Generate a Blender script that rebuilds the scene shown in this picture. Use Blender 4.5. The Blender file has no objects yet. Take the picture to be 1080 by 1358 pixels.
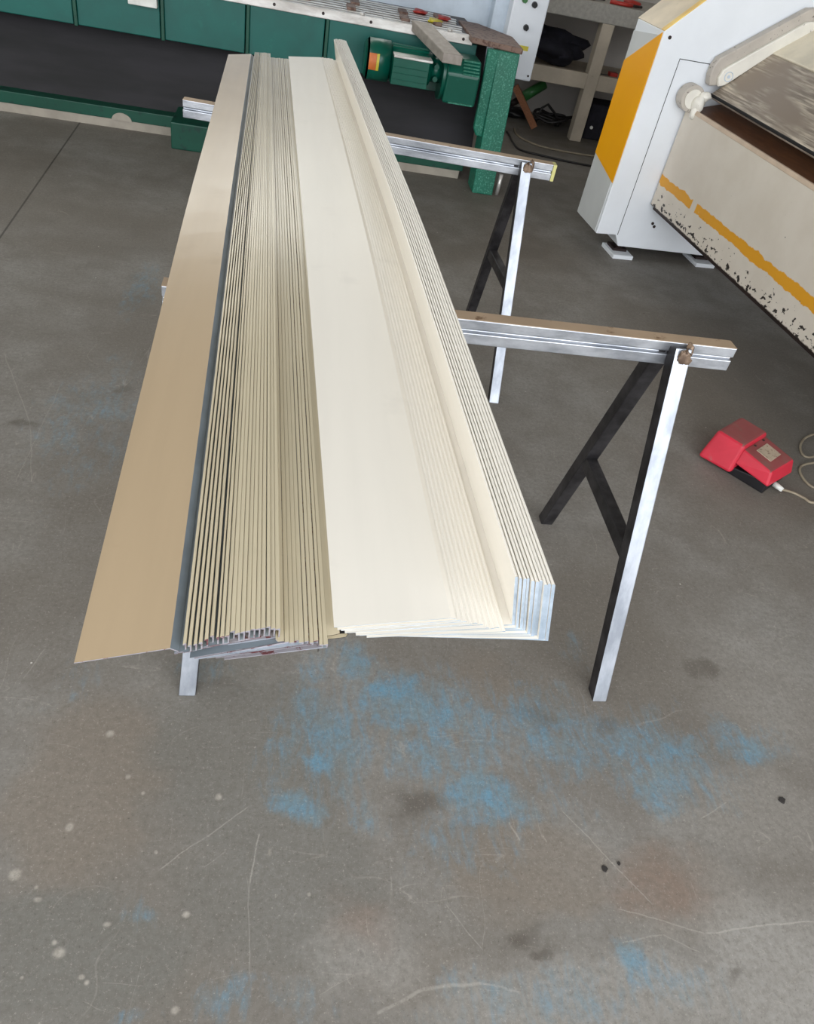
import bpy, bmesh, math, random
from mathutils import Vector, Matrix, noise as mnoise
random.seed(7)
C = bpy.context.scene.collection
scn = bpy.context.scene

# ------------------------------------------------------------------ camera (solved from the trestles, benches and machines)
F_PX, PITCH, ROLL, CAM_H, YAW = 998.0, .704, .222, 1.442, -.24
_fw = Vector((0, math.cos(PITCH), -math.sin(PITCH))); _rt = Vector((1, 0, 0)); _up = _rt.cross(_fw)
_c, _s = math.cos(ROLL), math.sin(ROLL)
_rt, _up = _c*_rt + _s*_up, -_s*_rt + _c*_up
_R = Matrix.Rotation(YAW, 3, 'Z')
_fw, _rt, _up = _R @ _fw, _R @ _rt, _R @ _up
cam_d = bpy.data.cameras.new('camera'); cam = bpy.data.objects.new('camera', cam_d); C.objects.link(cam)
m = Matrix((_rt, _up, -_fw)).transposed().to_4x4(); m.translation = Vector((0, 0, CAM_H))
cam.matrix_world = m
cam_d.sensor_fit = 'VERTICAL'; cam_d.sensor_height = 36.0; cam_d.lens = F_PX/1358*36.0
cam_d.clip_start = .02; cam_d.clip_end = 100
scn.camera = cam

def ground(x, y, z=0.0):
    """the point of the level z seen at photo position x, y (used to survey marks on the floor)"""
    d = _fw + _rt*((x-540)/F_PX) - _up*((y-679)/F_PX)
    t = (z-CAM_H)/d.z
    return Vector((0, 0, CAM_H)) + d*t

# ------------------------------------------------------------------ materials
def s2l(c):
    return tuple(((v/255)/12.92 if v/255 <= .04045 else ((v/255+.055)/1.055)**2.4) for v in c)

class NT:
    def __init__(s, name):
        s.m = bpy.data.materials.new(name); s.m.use_nodes = True
        s.t = s.m.node_tree; s.b = s.t.nodes['Principled BSDF']
        s.co = s.t.nodes.new('ShaderNodeTexCoord').outputs['Object']
    def n(s, typ, **kw):
        nd = s.t.nodes.new(typ)
        for k, v in kw.items(): setattr(nd, k, v)
        return nd
    def link(s, a, b): s.t.links.new(a, b)
    def put(s, sock, v):
        if hasattr(v, 'node'): s.link(v, sock)
        else: sock.default_value = v
    def math(s, op, a, b=0.0, c=None, clamp=False):
        nd = s.n('ShaderNodeMath', operation=op, use_clamp=clamp)
        s.put(nd.inputs[0], a); s.put(nd.inputs[1], b)
        if c is not None: s.put(nd.inputs[2], c)
        return nd.outputs[0]
    def noise(s, scale, detail=4, rough=.55, co=None, stretch=None, dist=0):
        co = co or s.co
        if stretch:
            mp = s.n('ShaderNodeMapping'); s.link(co, mp.inputs[0]); mp.inputs['Scale'].default_value = stretch; co = mp.outputs[0]
        nd = s.n('ShaderNodeTexNoise'); s.link(co, nd.inputs['Vector'])
        nd.inputs['Scale'].default_value = scale; nd.inputs['Detail'].default_value = detail
        nd.inputs['Roughness'].default_value = rough; nd.inputs['Distortion'].default_value = dist
        return nd.outputs['Fac']
    def ramp(s, f, lo, hi, a=0.0, b=1.0):
        nd = s.n('ShaderNodeMapRange', interpolation_type='SMOOTHSTEP'); s.put(nd.inputs[0], f)
        for i, v in zip((1, 2, 3, 4), (lo, hi, a, b)): nd.inputs[i].default_value = v
        return nd.outputs[0]
    def mix(s, f, a, b, typ='MIX'):
        nd = s.n('ShaderNodeMix', data_type='RGBA', blend_type=typ)
        s.put(nd.inputs[0], f)
        for i, v in ((6, a), (7, b)):
            if hasattr(v, 'node'): s.link(v, nd.inputs[i])
            else: nd.inputs[i].default_value = (*v[:3], 1)
        return nd.outputs[2]
    def fin(s, col, rough=.5, metal=0.0, bump=None, bstr=.2, bdist=.002, spec=None):
        if hasattr(col, 'node'): s.link(col, s.b.inputs['Base Color'])
        else: s.b.inputs['Base Color'].default_value = (*col[:3], 1)
        s.put(s.b.inputs['Roughness'], rough); s.put(s.b.inputs['Metallic'], metal)
        if spec is not None: s.b.inputs['Specular IOR Level'].default_value = spec
        if bump is not None:
            bp = s.n('ShaderNodeBump'); bp.inputs['Strength'].default_value = bstr; bp.inputs['Distance'].default_value = bdist
            s.link(bump, bp.inputs['Height']); s.link(bp.outputs[0], s.b.inputs['Normal'])
        return s.m

def plain(name, rgb, rough=.5, metal=0.0, var=.15, scale=12, spec=None, stretch=None):
    t = NT(name); c = s2l(rgb)
    f = t.noise(scale, 5, stretch=stretch)
    col = t.mix(t.ramp(f, .3, .7), tuple(v*(1-var) for v in c), tuple(min(1, v*(1+var)) for v in c))
    return t.fin(col, rough, metal, spec=spec)

def worn(name, rgb, chip, amount=.62, rough=.5, scale=40, metal=0.0, soft=.04, var=.12):
    t = NT(name); c = s2l(rgb)
    base = t.mix(t.ramp(t.noise(6, 5), .3, .7), tuple(v*(1-var) for v in c), tuple(min(1, v*(1+var)) for v in c))
    f = t.ramp(t.noise(scale, 6, .65), amount, amount+soft)
    return t.fin(t.mix(f, base, s2l(chip)), rough, metal)

M = {}
M['galv'] = None
def steel(name, light, dark, rough=.38, metal=.75, stretch=(1, 1, 1)):
    t = NT(name)
    f = t.ramp(t.noise(14, 6, .65, stretch=stretch), .32, .68)
    r = t.math('ADD', t.math('MULTIPLY', t.noise(30, 4), .25), rough-.1)
    return t.fin(t.mix(f, s2l(dark), s2l(light)), r, metal, bump=t.noise(60, 4), bstr=.06)
M['bare_steel'] = steel('bare_steel', (205, 208, 214), (140, 144, 152), .36, .85, (.35, 1, 1))
M['skylit_leg_steel'] = steel('skylit_leg_steel', (184, 188, 196), (146, 151, 160), .38, .7, (1, 1, .3))  # for front leg faces; sky reflection put into the lighter colour
M['black_steel'] = steel('black_steel', (70, 68, 70), (38, 36, 38), .42, .5)
M['brown_top'] = worn('brown_top_steel', (176, 152, 126), (120, 92, 66), .58, .6, 25, .2, .1)  # brown with darker brown patches, for the beam tops
M['weld'] = steel('weld_bead', (150, 128, 108), (84, 66, 54), .5, .5)
M['zinc_yellow'] = worn('yellow_zinc', (205, 200, 130), (150, 150, 140), .6, .5, 40)

def sheet_mat(name, rgb, rough, streak):
    t = NT(name); c = s2l(rgb)
    a = t.noise(3, 4, .5, stretch=(8, .5, 8)); b = t.noise(9, 5, .6)
    col = t.mix(t.ramp(a, .3, .7), tuple(v*(1-streak) for v in c), tuple(min(1, v*(1+streak)) for v in c))
    sm = t.math('MULTIPLY', t.ramp(b, .60, .72), .16)
    col = t.mix(sm, col, tuple(v*.72 for v in c))
    return t.fin(col, t.math('ADD', t.math('MULTIPLY', b, .12), rough-.06), 0.0, spec=.55)
M['tan'] = sheet_mat('tan_coated_steel', (184, 162, 132), .24, .03)
M['tan_ridge'] = sheet_mat('tan_coated_steel_edge', (200, 188, 161), .24, .05)
M['cream'] = sheet_mat('cream_coated_steel', (238, 232, 221), .34, .02)
M['cut_edge'] = steel('galvanised_cut_edge', (196, 208, 220), (150, 164, 178), .45, .35)
M['primer_edge'] = worn('primed_cut_edge', (150, 146, 152), (104, 60, 62), .52, .55, 90, .2, .08)
M['back_coat_gap_shade'] = plain('grey_back_coat_gap_shade', (112, 122, 130), .45)  # back coat grey; also stands in for shade in the first gaps

M['green'] = worn('machine_green', (4, 90, 82), (16, 104, 94), .6, .42, 8, 0, .15)
M['green_dark'] = worn('machine_green_dark', (4, 70, 54), (10, 52, 44), .55, .4, 14, 0, .1)
M['green_worn'] = worn('scuffed_green', (6, 104, 82), (84, 156, 134), .50, .45, 110, 0, .2)
M['motor_green'] = worn('motor_green', (4, 84, 68), (20, 104, 88), .62, .3, 20, 0, .1)
M['dark_recess'] = plain('dark_recess_sheet', (24, 22, 26), .7, 0, .75, 4, stretch=(.4, 1, 2))  # near black with a streaky tone
M['skirt'] = plain('beige_plinth', (158, 150, 138), .7, 0, .12, 10)
M['bright_bar'] = steel('bright_bar', (236, 234, 230), (190, 184, 178), .3, .55, (.3, 1, 1))
M['rust_plate'] = worn('rusty_plate', (128, 104, 92), (86, 60, 50), .5, .6, 30, .2, .12)
M['dark_iron'] = plain('dark_iron', (52, 40, 38), .5, .4, .3)
M['grey_arm'] = plain('grey_arm_steel', (150, 142, 134), .5, .3, .15, 30)
M['white_paint'] = worn('white_cabinet_paint', (230, 234, 240), (150, 152, 155), .74, .4, 60, var=.02)
M['blue_grey'] = worn('pale_blue_paint', (190, 202, 214), (140, 146, 152), .7, .4, 40)
M['black'] = plain('black_plastic', (24, 23, 26), .45)
M['navy'] = plain('navy_cloth', (26, 25, 36), .85, 0, .35, 20)
M['red'] = worn('red_plastic_dusty', (200, 42, 62), (170, 92, 90), .62, .42, 22, 0, .12)
M['red_dust'] = worn('red_plastic_under_dust', (140, 70, 70), (128, 92, 84), .5, .7, 16, 0, .25)
M['red_tool'] = plain('red_tool_paint', (170, 48, 40), .45)
M['orange'] = plain('orange_label', (205, 110, 50), .5)
M['yellow_label'] = plain('yellow_label', (205, 190, 60), .5)
M['white_label'] = plain('white_label', (220, 220, 214), .5)
M['bench'] = worn('beige_bench_paint', (188, 176, 158), (150, 138, 122), .62, .55, 18, 0, .1)
M['bench_top'] = plain('grey_bench_apron', (168, 164, 156), .7, 0, .12, 40)
M['bottle'] = plain('green_bottle_plastic', (58, 120, 64), .35)
M['wood'] = plain('orange_wood', (150, 96, 62), .6, 0, .2, 30, stretch=(1, 8, 8))
M['cable_black'] = plain('black_cable', (36, 33, 32), .55)
M['cable_beige'] = plain('beige_cable', (150, 138, 118), .6)
M['white_machine'] = worn('white_machine_paint', (236, 240, 245), (90, 92, 96), .745, .38, 70, var=.02)
M['grey_side'] = worn('grey_side_paint', (208, 210, 210), (120, 122, 124), .72, .45, 60, var=.03)
M['beige_roof'] = worn('beige_roof_tone', (222, 206, 180), (180, 166, 140), .66, .45, 30)  # beige with darker patches, for the roof slope
M['yellow'] = worn('yellow_panel_paint', (255, 176, 4), (120, 88, 24), .735, .4, 55, var=.02)
M['pale_yellow'] = plain('pale_yellow_highlight', (250, 206, 110), .45)  # trim yellow, paled so the edge highlight sits in its colour
M['jaw'] = plain('oily_brown_jaw', (92, 58, 36), .42, .2, .25, 20, stretch=(4, .5, 4))
M['lip'] = plain('worn_lip', (206, 184, 162), .5, .1, .1)
M['bracket'] = worn('bracket_paint', (186, 178, 168), (120, 112, 104), .62, .5, 40)
M['bracket_white'] = worn('bracket_white_paint', (226, 222, 212), (160, 150, 136), .66, .45, 40)
M['cover_cream'] = plain('upper_cover_paint', (232, 222, 200), .5, 0, .08)
M['gap'] = plain('seam_dark', (40, 40, 42), .8)
M['plaster'] = plain('painted_plaster', (178, 172, 166), .8, 0, .06, 4)
M['ceiling'] = plain('ceiling_sheeting', (140, 138, 134), .7, 0, .05, 2)
M['pedal_label'] = worn('pedal_label', (176, 160, 140), (120, 96, 84), .55, .5, 90, 0, .1)
M['chip'] = plain('dark_chip', (46, 42, 40), .8)

# steel nose of the folder: brushed, light streaks along its length
t = NT('brushed_nose_steel')
f = t.noise(7, 6, .6, stretch=(12, .7, 12), dist=.3)
g = t.noise(3, 3, .5, stretch=(2, .8, 2))
col = t.mix(t.ramp(f, .38, .66), s2l((136, 124, 112)), s2l((214, 202, 184)))
col = t.mix(t.ramp(g, .5, .65), col, s2l((150, 136, 122)))
M['nose_steel'] = t.fin(col, .42, .35)

# folding apron: grey beige paint, ragged orange stripe, black chips that thicken towards the lower edge
t = NT('apron_paint')
sep = t.n('ShaderNodeSeparateXYZ'); t.link(t.co, sep.inputs[0])
Z, Y = sep.outputs[2], sep.outputs[1]
base = t.mix(t.ramp(t.noise(5, 5), .3, .7), s2l((212, 202, 188)), s2l((220, 211, 198)))
rag = t.math('MULTIPLY', t.math('SUBTRACT', t.noise(16, 5), .5), .035)
zz = t.math('ADD', Z, rag)
slope = t.math('ADD', zz, t.math('MULTIPLY', Y, .004))
band = t.math('MULTIPLY', t.ramp(slope, .408, .411), t.ramp(slope, .451, .454, 1, 0))
gapm = t.math('MULTIPLY', t.ramp(Y, -.42, -.415), t.ramp(Y, -.375, -.37, 1, 0))
band = t.math('MULTIPLY', band, t.math('SUBTRACT', 1.0, gapm))
band = t.math('MULTIPLY', band, t.ramp(t.noise(30, 5), .27, .31))
col = t.mix(band, base, s2l((224, 158, 34)))
thr = t.ramp(Z, .30, .46, .55, .72)
n1 = t.noise(26, 5, .6, stretch=(1, 1, 1.6))
chips = t.ramp(t.math('SUBTRACT', n1, thr), 0, .015)
col = t.mix(chips, col, s2l((46, 40, 36)))
edge = t.ramp(t.math('ADD', Z, t.math('MULTIPLY', n1, .02)), .312, .317, 1, 0)
col = t.mix(edge, col, s2l((60, 48, 42)))
M['apron'] = t.fin(col, .5)

gm = bpy.data.materials.new('warm_tint_glass'); gm.use_nodes = True; gt_ = gm.node_tree
tr = gt_.nodes.new('ShaderNodeBsdfTransparent'); tr.inputs[0].default_value = (1, .98, .93, 1)  # warm tint sets the light colour through the added windows
gl = gt_.nodes.new('ShaderNodeBsdfGlossy'); gl.inputs['Roughness'].default_value = .1
mx = gt_.nodes.new('ShaderNodeMixShader'); mx.inputs[0].default_value = .06
gt_.links.new(tr.outputs[0], mx.inputs[1]); gt_.links.new(gl.outputs[0], mx.inputs[2]); gt_.links.new(mx.outputs[0], gt_.nodes['Material Output'].inputs[0])
M['warm_tint_glass'] = gm

# ------------------------------------------------------------------ concrete floor
def floor_material():
    t = NT('worn_concrete')
    nd = t.n('ShaderNodeTexNoise'); t.link(t.co, nd.inputs['Vector']); nd.inputs['Scale'].default_value = 9; nd.inputs['Detail'].default_value = 6
    off = t.n('ShaderNodeVectorMath', operation='SUBTRACT'); t.link(nd.outputs['Color'], off.inputs[0]); off.inputs[1].default_value = (.5, .5, .5)
    sc = t.n('ShaderNodeVectorMath', operation='SCALE'); t.link(off.outputs[0], sc.inputs[0]); sc.inputs['Scale'].default_value = .16
    ad = t.n('ShaderNodeVectorMath', operation='ADD'); t.link(t.co, ad.inputs[0]); t.link(sc.outputs[0], ad.inputs[1])
    warped = ad.outputs[0]
    def blobs(lst, co, soft=.5):
        acc = None
        for (x, y, rx, ry, k) in lst:
            p = ground(x, y); ex = (ground(x+rx, y)-ground(x-rx, y)).length/2; ey = (ground(x, y+ry)-ground(x, y-ry)).length/2
            mu = t.n('ShaderNodeVectorMath', operation='MULTIPLY'); t.link(co, mu.inputs[0]); mu.inputs[1].default_value = (1/ex, 1/ey, 0)
            di = t.n('ShaderNodeVectorMath', operation='DISTANCE'); t.link(mu.outputs[0], di.inputs[0]); di.inputs[1].default_value = (p.x/ex, p.y/ey, 0)
            r = t.ramp(di.outputs['Value'], 1+soft*.4, 1-soft, 0, k)
            acc = r if acc is None else t.math('MAXIMUM', acc, r)
        return acc
    big, mid, fine = t.noise(1.3, 5), t.noise(7, 6, .6), t.noise(70, 5, .7)
    col = t.mix(t.ramp(big, .35, .65), s2l((116, 110, 102)), s2l((138, 135, 130)))
    col = t.mix(t.math('MULTIPLY', t.ramp(mid, .35, .7), .55), col, s2l((112, 106, 99)))
    brown = blobs([(110, 1040, 110, 140, .6), (560, 1290, 90, 50, .2), (700, 1150, 120, 70, .55), (600, 1010, 60, 80, .5), (730, 1180, 90, 40, .6), (900, 1180, 100, 60, .35), (640, 920, 50, 60, .4)], warped, .35)
    col = t.mix(brown, col, s2l((128, 117, 105)))
    greyp = blobs([(90, 1270, 190, 90, .8), (330, 1000, 150, 130, .6), (380, 1180, 160, 120, .6), (300, 920, 90, 60, .5)], warped, .35)
    col = t.mix(greyp, col, s2l((112, 110, 104)))
    pale_patch = blobs([(820, 1330, 300, 70, .5), (1040, 1290, 120, 130, .6), (1000, 1080, 120, 60, .35), (480, 1250, 80, 60, .4), (1000, 900, 90, 100, .25)], warped, .6)  # paler patches, mostly towards the near right
    col = t.mix(pale_patch, col, s2l((158, 154, 148)))
    # remains of blue paint
    blue = blobs([(390, 1072, 42, 34, 1), (412, 1012, 34, 34, .9), (540, 930, 90, 60, 1), (575, 985, 60, 50, .9), (590, 965, 150, 120, .74), (860, 1000, 190, 90, .7), (740, 980, 110, 110, .7), (430, 980, 110, 130, .7), (620, 1120, 130, 70, .6), (780, 1320, 340, 70, .55), (120, 560, 110, 120, .5), (350, 1330, 200, 40, .5), (640, 1065, 85, 60, .95), (690, 1075, 60, 40, .7), (470, 880, 50, 40, .7),
                  (800, 970, 70, 55, .75), (868, 1055, 32, 45, .85), (905, 985, 60, 25, .85), (985, 990, 55, 40, .85), (960, 960, 40, 25, .7), (180, 1200, 40, 24, .65),
                  (838, 1290, 34, 58, .85), (750, 1330, 40, 40, .55), (900, 1330, 60, 26, .55), (655, 1312, 40, 22, .6), (590, 1316, 60, 18, .4), (320, 1330, 36, 40, .6), (180, 1342, 46, 22, .6), (680, 1160, 22, 34, .5),
                  (128, 585, 60, 40, .55), (105, 545, 50, 36, .5), (188, 385, 34, 50, .6), (150, 530, 50, 22, .5), (100, 905, 50, 60, .45), (285, 895, 60, 30, .5), (410, 900, 40, 40, .6), (480, 1075, 40, 40, .5), (760, 860, 60, 40, .4), (700, 900, 60, 40, .35), (1030, 985, 30, 50, .4)], warped, .85)
    scr = t.noise(30, 6, .7, stretch=(1.6, .5, 1), dist=.8)
    wear = t.math('SUBTRACT', t.math('ADD', blue, t.math('MULTIPLY', t.math('SUBTRACT', scr, .5), 1.5)), t.math('MULTIPLY', t.math('SUBTRACT', mid, .5), .9))
    bl = t.math('MULTIPLY', t.ramp(wear, .30, 1.15), .86)
    bl = t.math('MULTIPLY', bl, t.ramp(blue, .02, .25))
    bcol = t.mix(t.ramp(t.noise(18, 5), .35, .65), s2l((112, 136, 146)), s2l((98, 144, 168)))
    col = t.mix(bl, col, bcol)
    # dark stains, pale drops
    stain = blobs([(555, 1066, 34, 30, .6), (690, 1240, 26, 22, .6), (722, 1270, 18, 10, .6), (928, 880, 22, 14, .55), (40, 560, 20, 6, .5), (165, 520, 16, 6, .4), (720, 960, 30, 20, .3), (800, 960, 20, 12, .3), (987, 1300, 12, 9, .5), (300, 905, 30, 10, .3)], warped, .8)
    col = t.mix(stain, col, s2l((74, 66, 58)))
    rust = blobs([(880, 1165, 60, 40, .5), (840, 1185, 40, 30, .4), (480, 1215, 50, 40, .35)], warped, .8)
    col = t.mix(rust, col, s2l((124, 96, 78)))
    drops = blobs([(20, 1160, 9, 8, 1), (78, 1264, 9, 8, 1), (72, 1250, 4, 4, .8), (146, 973, 6, 5, 1), (92, 1097, 6, 6, .9), (290, 1057, 5, 5, 1), (247, 1213, 6, 5, 1), (142, 1226, 6, 4, .8), (50, 1193, 6, 4, .8), (108, 1296, 5, 4, .9), (115, 1303, 4, 4, .9), (232, 1340, 6, 6, .9), (170, 1030, 4, 4, .7), (190, 1052, 3, 3, .8), (48, 1177, 3, 3, .7), (207, 1130, 3, 3, .7), (410, 1186, 3, 3, .7), (29, 1297, 3, 3, .8), (358, 1130, 3, 6, .5)], t.co, .7)
    col = t.mix(t.math('MULTIPLY', drops, .6), col, s2l((196, 188, 176)))
    # scratches: thin contours of slow noise, only here and there
    for sc_, st, w, k in ((2.2, (1, 1, 1), .002, .12), (5.1, (.4, 2.2, 1), .003, .16), (4.7, (2.4, .4, 1), .003, .16)):
        q = t.noise(sc_, 2, .4, stretch=st)
        ln = t.ramp(t.math('ABSOLUTE', t.math('SUBTRACT', q, .5)), w, 0, 0, 1)
        ln = t.math('MULTIPLY', ln, t.ramp(t.noise(3.3+sc_, 4), .5, .6))
        col = t.mix(t.math('MULTIPLY', ln, k), col, s2l((206, 198, 186)))
    for (x0, y0, x1, y1, wd, kk) in [(210, 1155, 330, 1070, .0014, .5), (345, 1105, 330, 1172, .0016, .6), (330, 1172, 332, 1300, .0012, .35), (500, 1345, 560, 1312, .003, .5), (560, 1312, 640, 1304, .003, .5), (640, 1304, 690, 1316, .002, .4),
                                     (745, 1075, 865, 1200, .0013, .5), (820, 1206, 935, 1238, .0013, .45), (935, 1238, 1080, 1222, .0016, .6), (590, 1200, 640, 1260, .001, .4), (828, 1250, 880, 1242, .0013, .4), (880, 1242, 930, 1262, .0012, .4),
                                     (5, 468, 40, 560, .0016, .35), (40, 560, 42, 640, .0014, .3), (80, 510, 20, 640, .0012, .3), (676, 1090, 690, 1115, .002, .5), (930, 1085, 965, 1065, .0014, .4), (300, 1130, 270, 1150, .001, .3), (780, 610, 760, 650, .001, .2), (30, 900, 60, 860, .0015, .3)]:
        a, b = ground(x0, y0), ground(x1, y1); L = (b-a).length; d = (b-a)/L; mdp = (a+b)/2
        rot = t.n('ShaderNodeMapping', vector_type='TEXTURE'); t.link(t.co, rot.inputs[0])
        rot.inputs['Location'].default_value = mdp; rot.inputs['Rotation'].default_value = (0, 0, math.atan2(d.y, d.x))
        sx = t.n('ShaderNodeSeparateXYZ'); t.link(rot.outputs[0], sx.inputs[0])
        bend = t.math('ADD', sx.outputs[1], t.math('MULTIPLY', t.math('SUBTRACT', mid, .5), .02))
        ln = t.math('MULTIPLY', t.ramp(t.math('ABSOLUTE', bend), wd*1.4, wd*.3), t.ramp(t.math('ABSOLUTE', sx.outputs[0]), L*.52, L*.46))
        ln = t.math('MULTIPLY', ln, t.ramp(fine, .3, .55))
        col = t.mix(t.math('MULTIPLY', ln, kk*.62), col, s2l((204, 198, 188)))
    # aggregate grain, grit specks
    col = t.mix(t.math('MULTIPLY', t.ramp(fine, .35, .7), .4), col, s2l((96, 90, 82)))
    gr = t.noise(150, 4, .9)
    col = t.mix(t.math('MULTIPLY', t.ramp(gr, .56, .70), .5), col, s2l((190, 182, 172)))
    col = t.mix(t.math('MULTIPLY', t.ramp(gr, .44, .32), .5), col, s2l((66, 60, 54)))
    v = t.n('ShaderNodeTexVoronoi'); t.link(t.co, v.inputs['Vector']); v.inputs['Scale'].default_value = 7
    sp = t.math('MULTIPLY', t.ramp(v.outputs['Distance'], .022, .012), .85)
    col = t.mix(sp, col, s2l((214, 208, 200)))
    v2 = t.n('ShaderNodeTexVoronoi'); t.link(warped, v2.inputs['Vector']); v2.inputs['Scale'].default_value = 5.3
    col = t.mix(t.math('MULTIPLY', t.ramp(v2.outputs['Distance'], .035, .02), .6), col, s2l((56, 50, 46)))
    # saw cut in the slab
    a, b = ground(0, 315), ground(80, 200)
    d = (b-a).normalized(); nrm = Vector((-d.y, d.x, 0))
    dp = t.n('ShaderNodeVectorMath', operation='DOT_PRODUCT'); t.link(t.co, dp.inputs[0]); dp.inputs[1].default_value = nrm
    cut = t.ramp(t.math('ABSOLUTE', t.math('SUBTRACT', dp.outputs['Value'], nrm.dot(a))), .006, .002)
    col = t.mix(t.math('MULTIPLY', cut, .7), col, s2l((44, 40, 36)))
    rough = t.math('ADD', t.math('MULTIPLY', mid, .25), .55)
    return t.fin(col, rough, 0, bump=fine, bstr=.12, bdist=.003, spec=.35)
M['floor'] = floor_material()

# ------------------------------------------------------------------ mesh helpers
class MB:
    def __init__(s): s.v, s.f, s.mi, s.sm = [], [], [], []
    def add(s, vs, fs, mi=0, smooth=False):
        o = len(s.v); s.v += [Vector(p) for p in vs]
        for f in fs: s.f.append(tuple(o+i for i in f)); s.mi.append(mi); s.sm.append(smooth)
        return s
    def hexa(s, b, tp, mi=0):                        # b, tp: four corners each, same winding
        return s.add(list(b)+list(tp), [(3, 2, 1, 0), (4, 5, 6, 7), (0, 1, 5, 4), (1, 2, 6, 5), (2, 3, 7, 6), (3, 0, 4, 7)], mi)
    def box(s, a, b, mi=0):
        (x0, y0, z0), (x1, y1, z1) = a, b
        return s.hexa([(x0, y0, z0), (x1, y0, z0), (x1, y1, z0), (x0, y1, z0)], [(x0, y0, z1), (x1, y0, z1), (x1, y1, z1), (x0, y1, z1)], mi)
    def bar(s, p, q, w, h, up=(0, 0, 1), mi=0):      # straight square tube from p to q
        p, q = Vector(p), Vector(q); d = (q-p).normalized(); u = Vector(up); r = d.cross(u).normalized(); u = r.cross(d).normalized()
        o = [r*(w/2)*i + u*(h/2)*j for i, j in ((-1, -1), (1, -1), (1, 1), (-1, 1))]
        return s.hexa([p+k for k in o], [q+k for k in o], mi)
    def prism(s, pts, lo, hi, axis='y', mi=0):       # closed polygon extruded along an axis
        n = len(pts)
        def P(a, b, t):
            return {'y': (a, t, b), 'x': (t, a, b), 'z': (a, b, t)}[axis]
        vs = [P(a, b, lo) for a, b in pts]+[P(a, b, hi) for a, b in pts]
        fs = [tuple(range(n))[::-1], tuple(range(n, 2*n))]+[(i, (i+1) % n, n+(i+1) % n, n+i) for i in range(n)]
        return s.add(vs, fs, mi)
    def cyl(s, p, q, r, r2=None, n=24, mi=0, caps=True):
        p, q = Vector(p), Vector(q); d = (q-p).normalized(); r2 = r if r2 is None else r2
        a = d.orthogonal().normalized(); b = d.cross(a)
        c0 = [p+(a*math.cos(2*math.pi*i/n)+b*math.sin(2*math.pi*i/n))*r for i in range(n)]
        c1 = [q+(a*math.cos(2*math.pi*i/n)+b*math.sin(2*math.pi*i/n))*r2 for i in range(n)]
        s.add(c0+c1, [(i, (i+1) % n, n+(i+1) % n, n+i) for i in range(n)], mi, True)
        if caps: s.add(c0, [tuple(range(n))[::-1]], mi); s.add(c1, [tuple(range(n))], mi)
        return s
    def tube(s, pts, r, n=8, mi=0):
        pts = [Vector(p) for p in pts]; rings = []
        ref = Vector((0, 0, 1))
        for i, p in enumerate(pts):
            d = (pts[min(i+1, len(pts)-1)]-pts[max(i-1, 0)]).normalized()
            a = d.cross(ref)
            if a.length < 1e-4: a = d.orthogonal()
            a.normalize(); b = a.cross(d)
            rings.append([p+(a*math.cos(2*math.pi*k/n)+b*math.sin(2*math.pi*k/n))*r for k in range(n)])
        vs = [v for rg in rings for v in rg]; fs = []
        for i in range(len(pts)-1):
            fs += [(i*n+k, i*n+(k+1) % n, (i+1)*n+(k+1) % n, (i+1)*n+k) for k in range(n)]
        fs += [tuple(range(n))[::-1], tuple((len(pts)-1)*n+k for k in range(n))]
        return s.add(vs, fs, mi, True)
    def lump(s, c, rad, seed=0, amp=.25, freq=3, n=20, mi=0):     # soft irregular body
        vs, fs = [], []; c = Vector(c); h = n//2
        for i in range(h+1):
            th = math.pi*i/h
            for j in range(n):
                ph = 2*math.pi*j/n
                d = Vector((math.sin(th)*math.cos(ph), math.sin(th)*math.sin(ph), math.cos(th)))
                k = 1+amp*mnoise.noise(d*freq*.5+Vector((seed*3.1, seed, 0)))
                e = Vector((d.x*rad[0], d.y*rad[1], d.z*rad[2]))*k
                vs.append(c+e)
        for i in range(h):
            fs += [(i*n+j, (i+1)*n+j, (i+1)*n+(j+1) % n, i*n+(j+1) % n) for j in range(n)]
        return s.add(vs, fs, mi, True)
    def build(s, name, mat, parent=None, off=(0, 0, 0), bevel=0, seg=2):
        me = bpy.data.meshes.new(name); off = Vector(off)
        me.from_pydata([v-off for v in s.v], [], s.f)
        for p, mi, sm in zip(me.polygons, s.mi, s.sm): p.material_index = mi; p.use_smooth = sm
        bm = bmesh.new(); bm.from_mesh(me)
        bmesh.ops.remove_doubles(bm, verts=bm.verts, dist=1e-6)
        bmesh.ops.recalc_face_normals(bm, faces=bm.faces)
        bm.to_mesh(me); bm.free()
        for x in (mat if isinstance(mat, (list, tuple)) else [mat]): me.materials.append(M[x])
        o = bpy.data.objects.new(name, me); C.objects.link(o)
        if parent is not None: o.parent = parent
        else: o.location = off
        if bevel:
            b = o.modifiers.new('bevel', 'BEVEL'); b.width = bevel; b.segments = seg; b.limit_method = 'ANGLE'; b.angle_limit = math.radians(35)
            if seg > 1: b.harden_normals = False
        return o

def tag(o, label=None, cat=None, group=None, kind=None):
    if label: o['label'] = label
    if cat: o['category'] = cat
    if group: o['group'] = group
    if kind: o['kind'] = kind
    return o
def thing(name, label, cat, loc, rz=0, group=None):
    o = bpy.data.objects.new(name, None); C.objects.link(o); o.location = loc; o.rotation_euler = (0, 0, rz)
    o.empty_display_size = .1
    return tag(o, label, cat, group)

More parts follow.
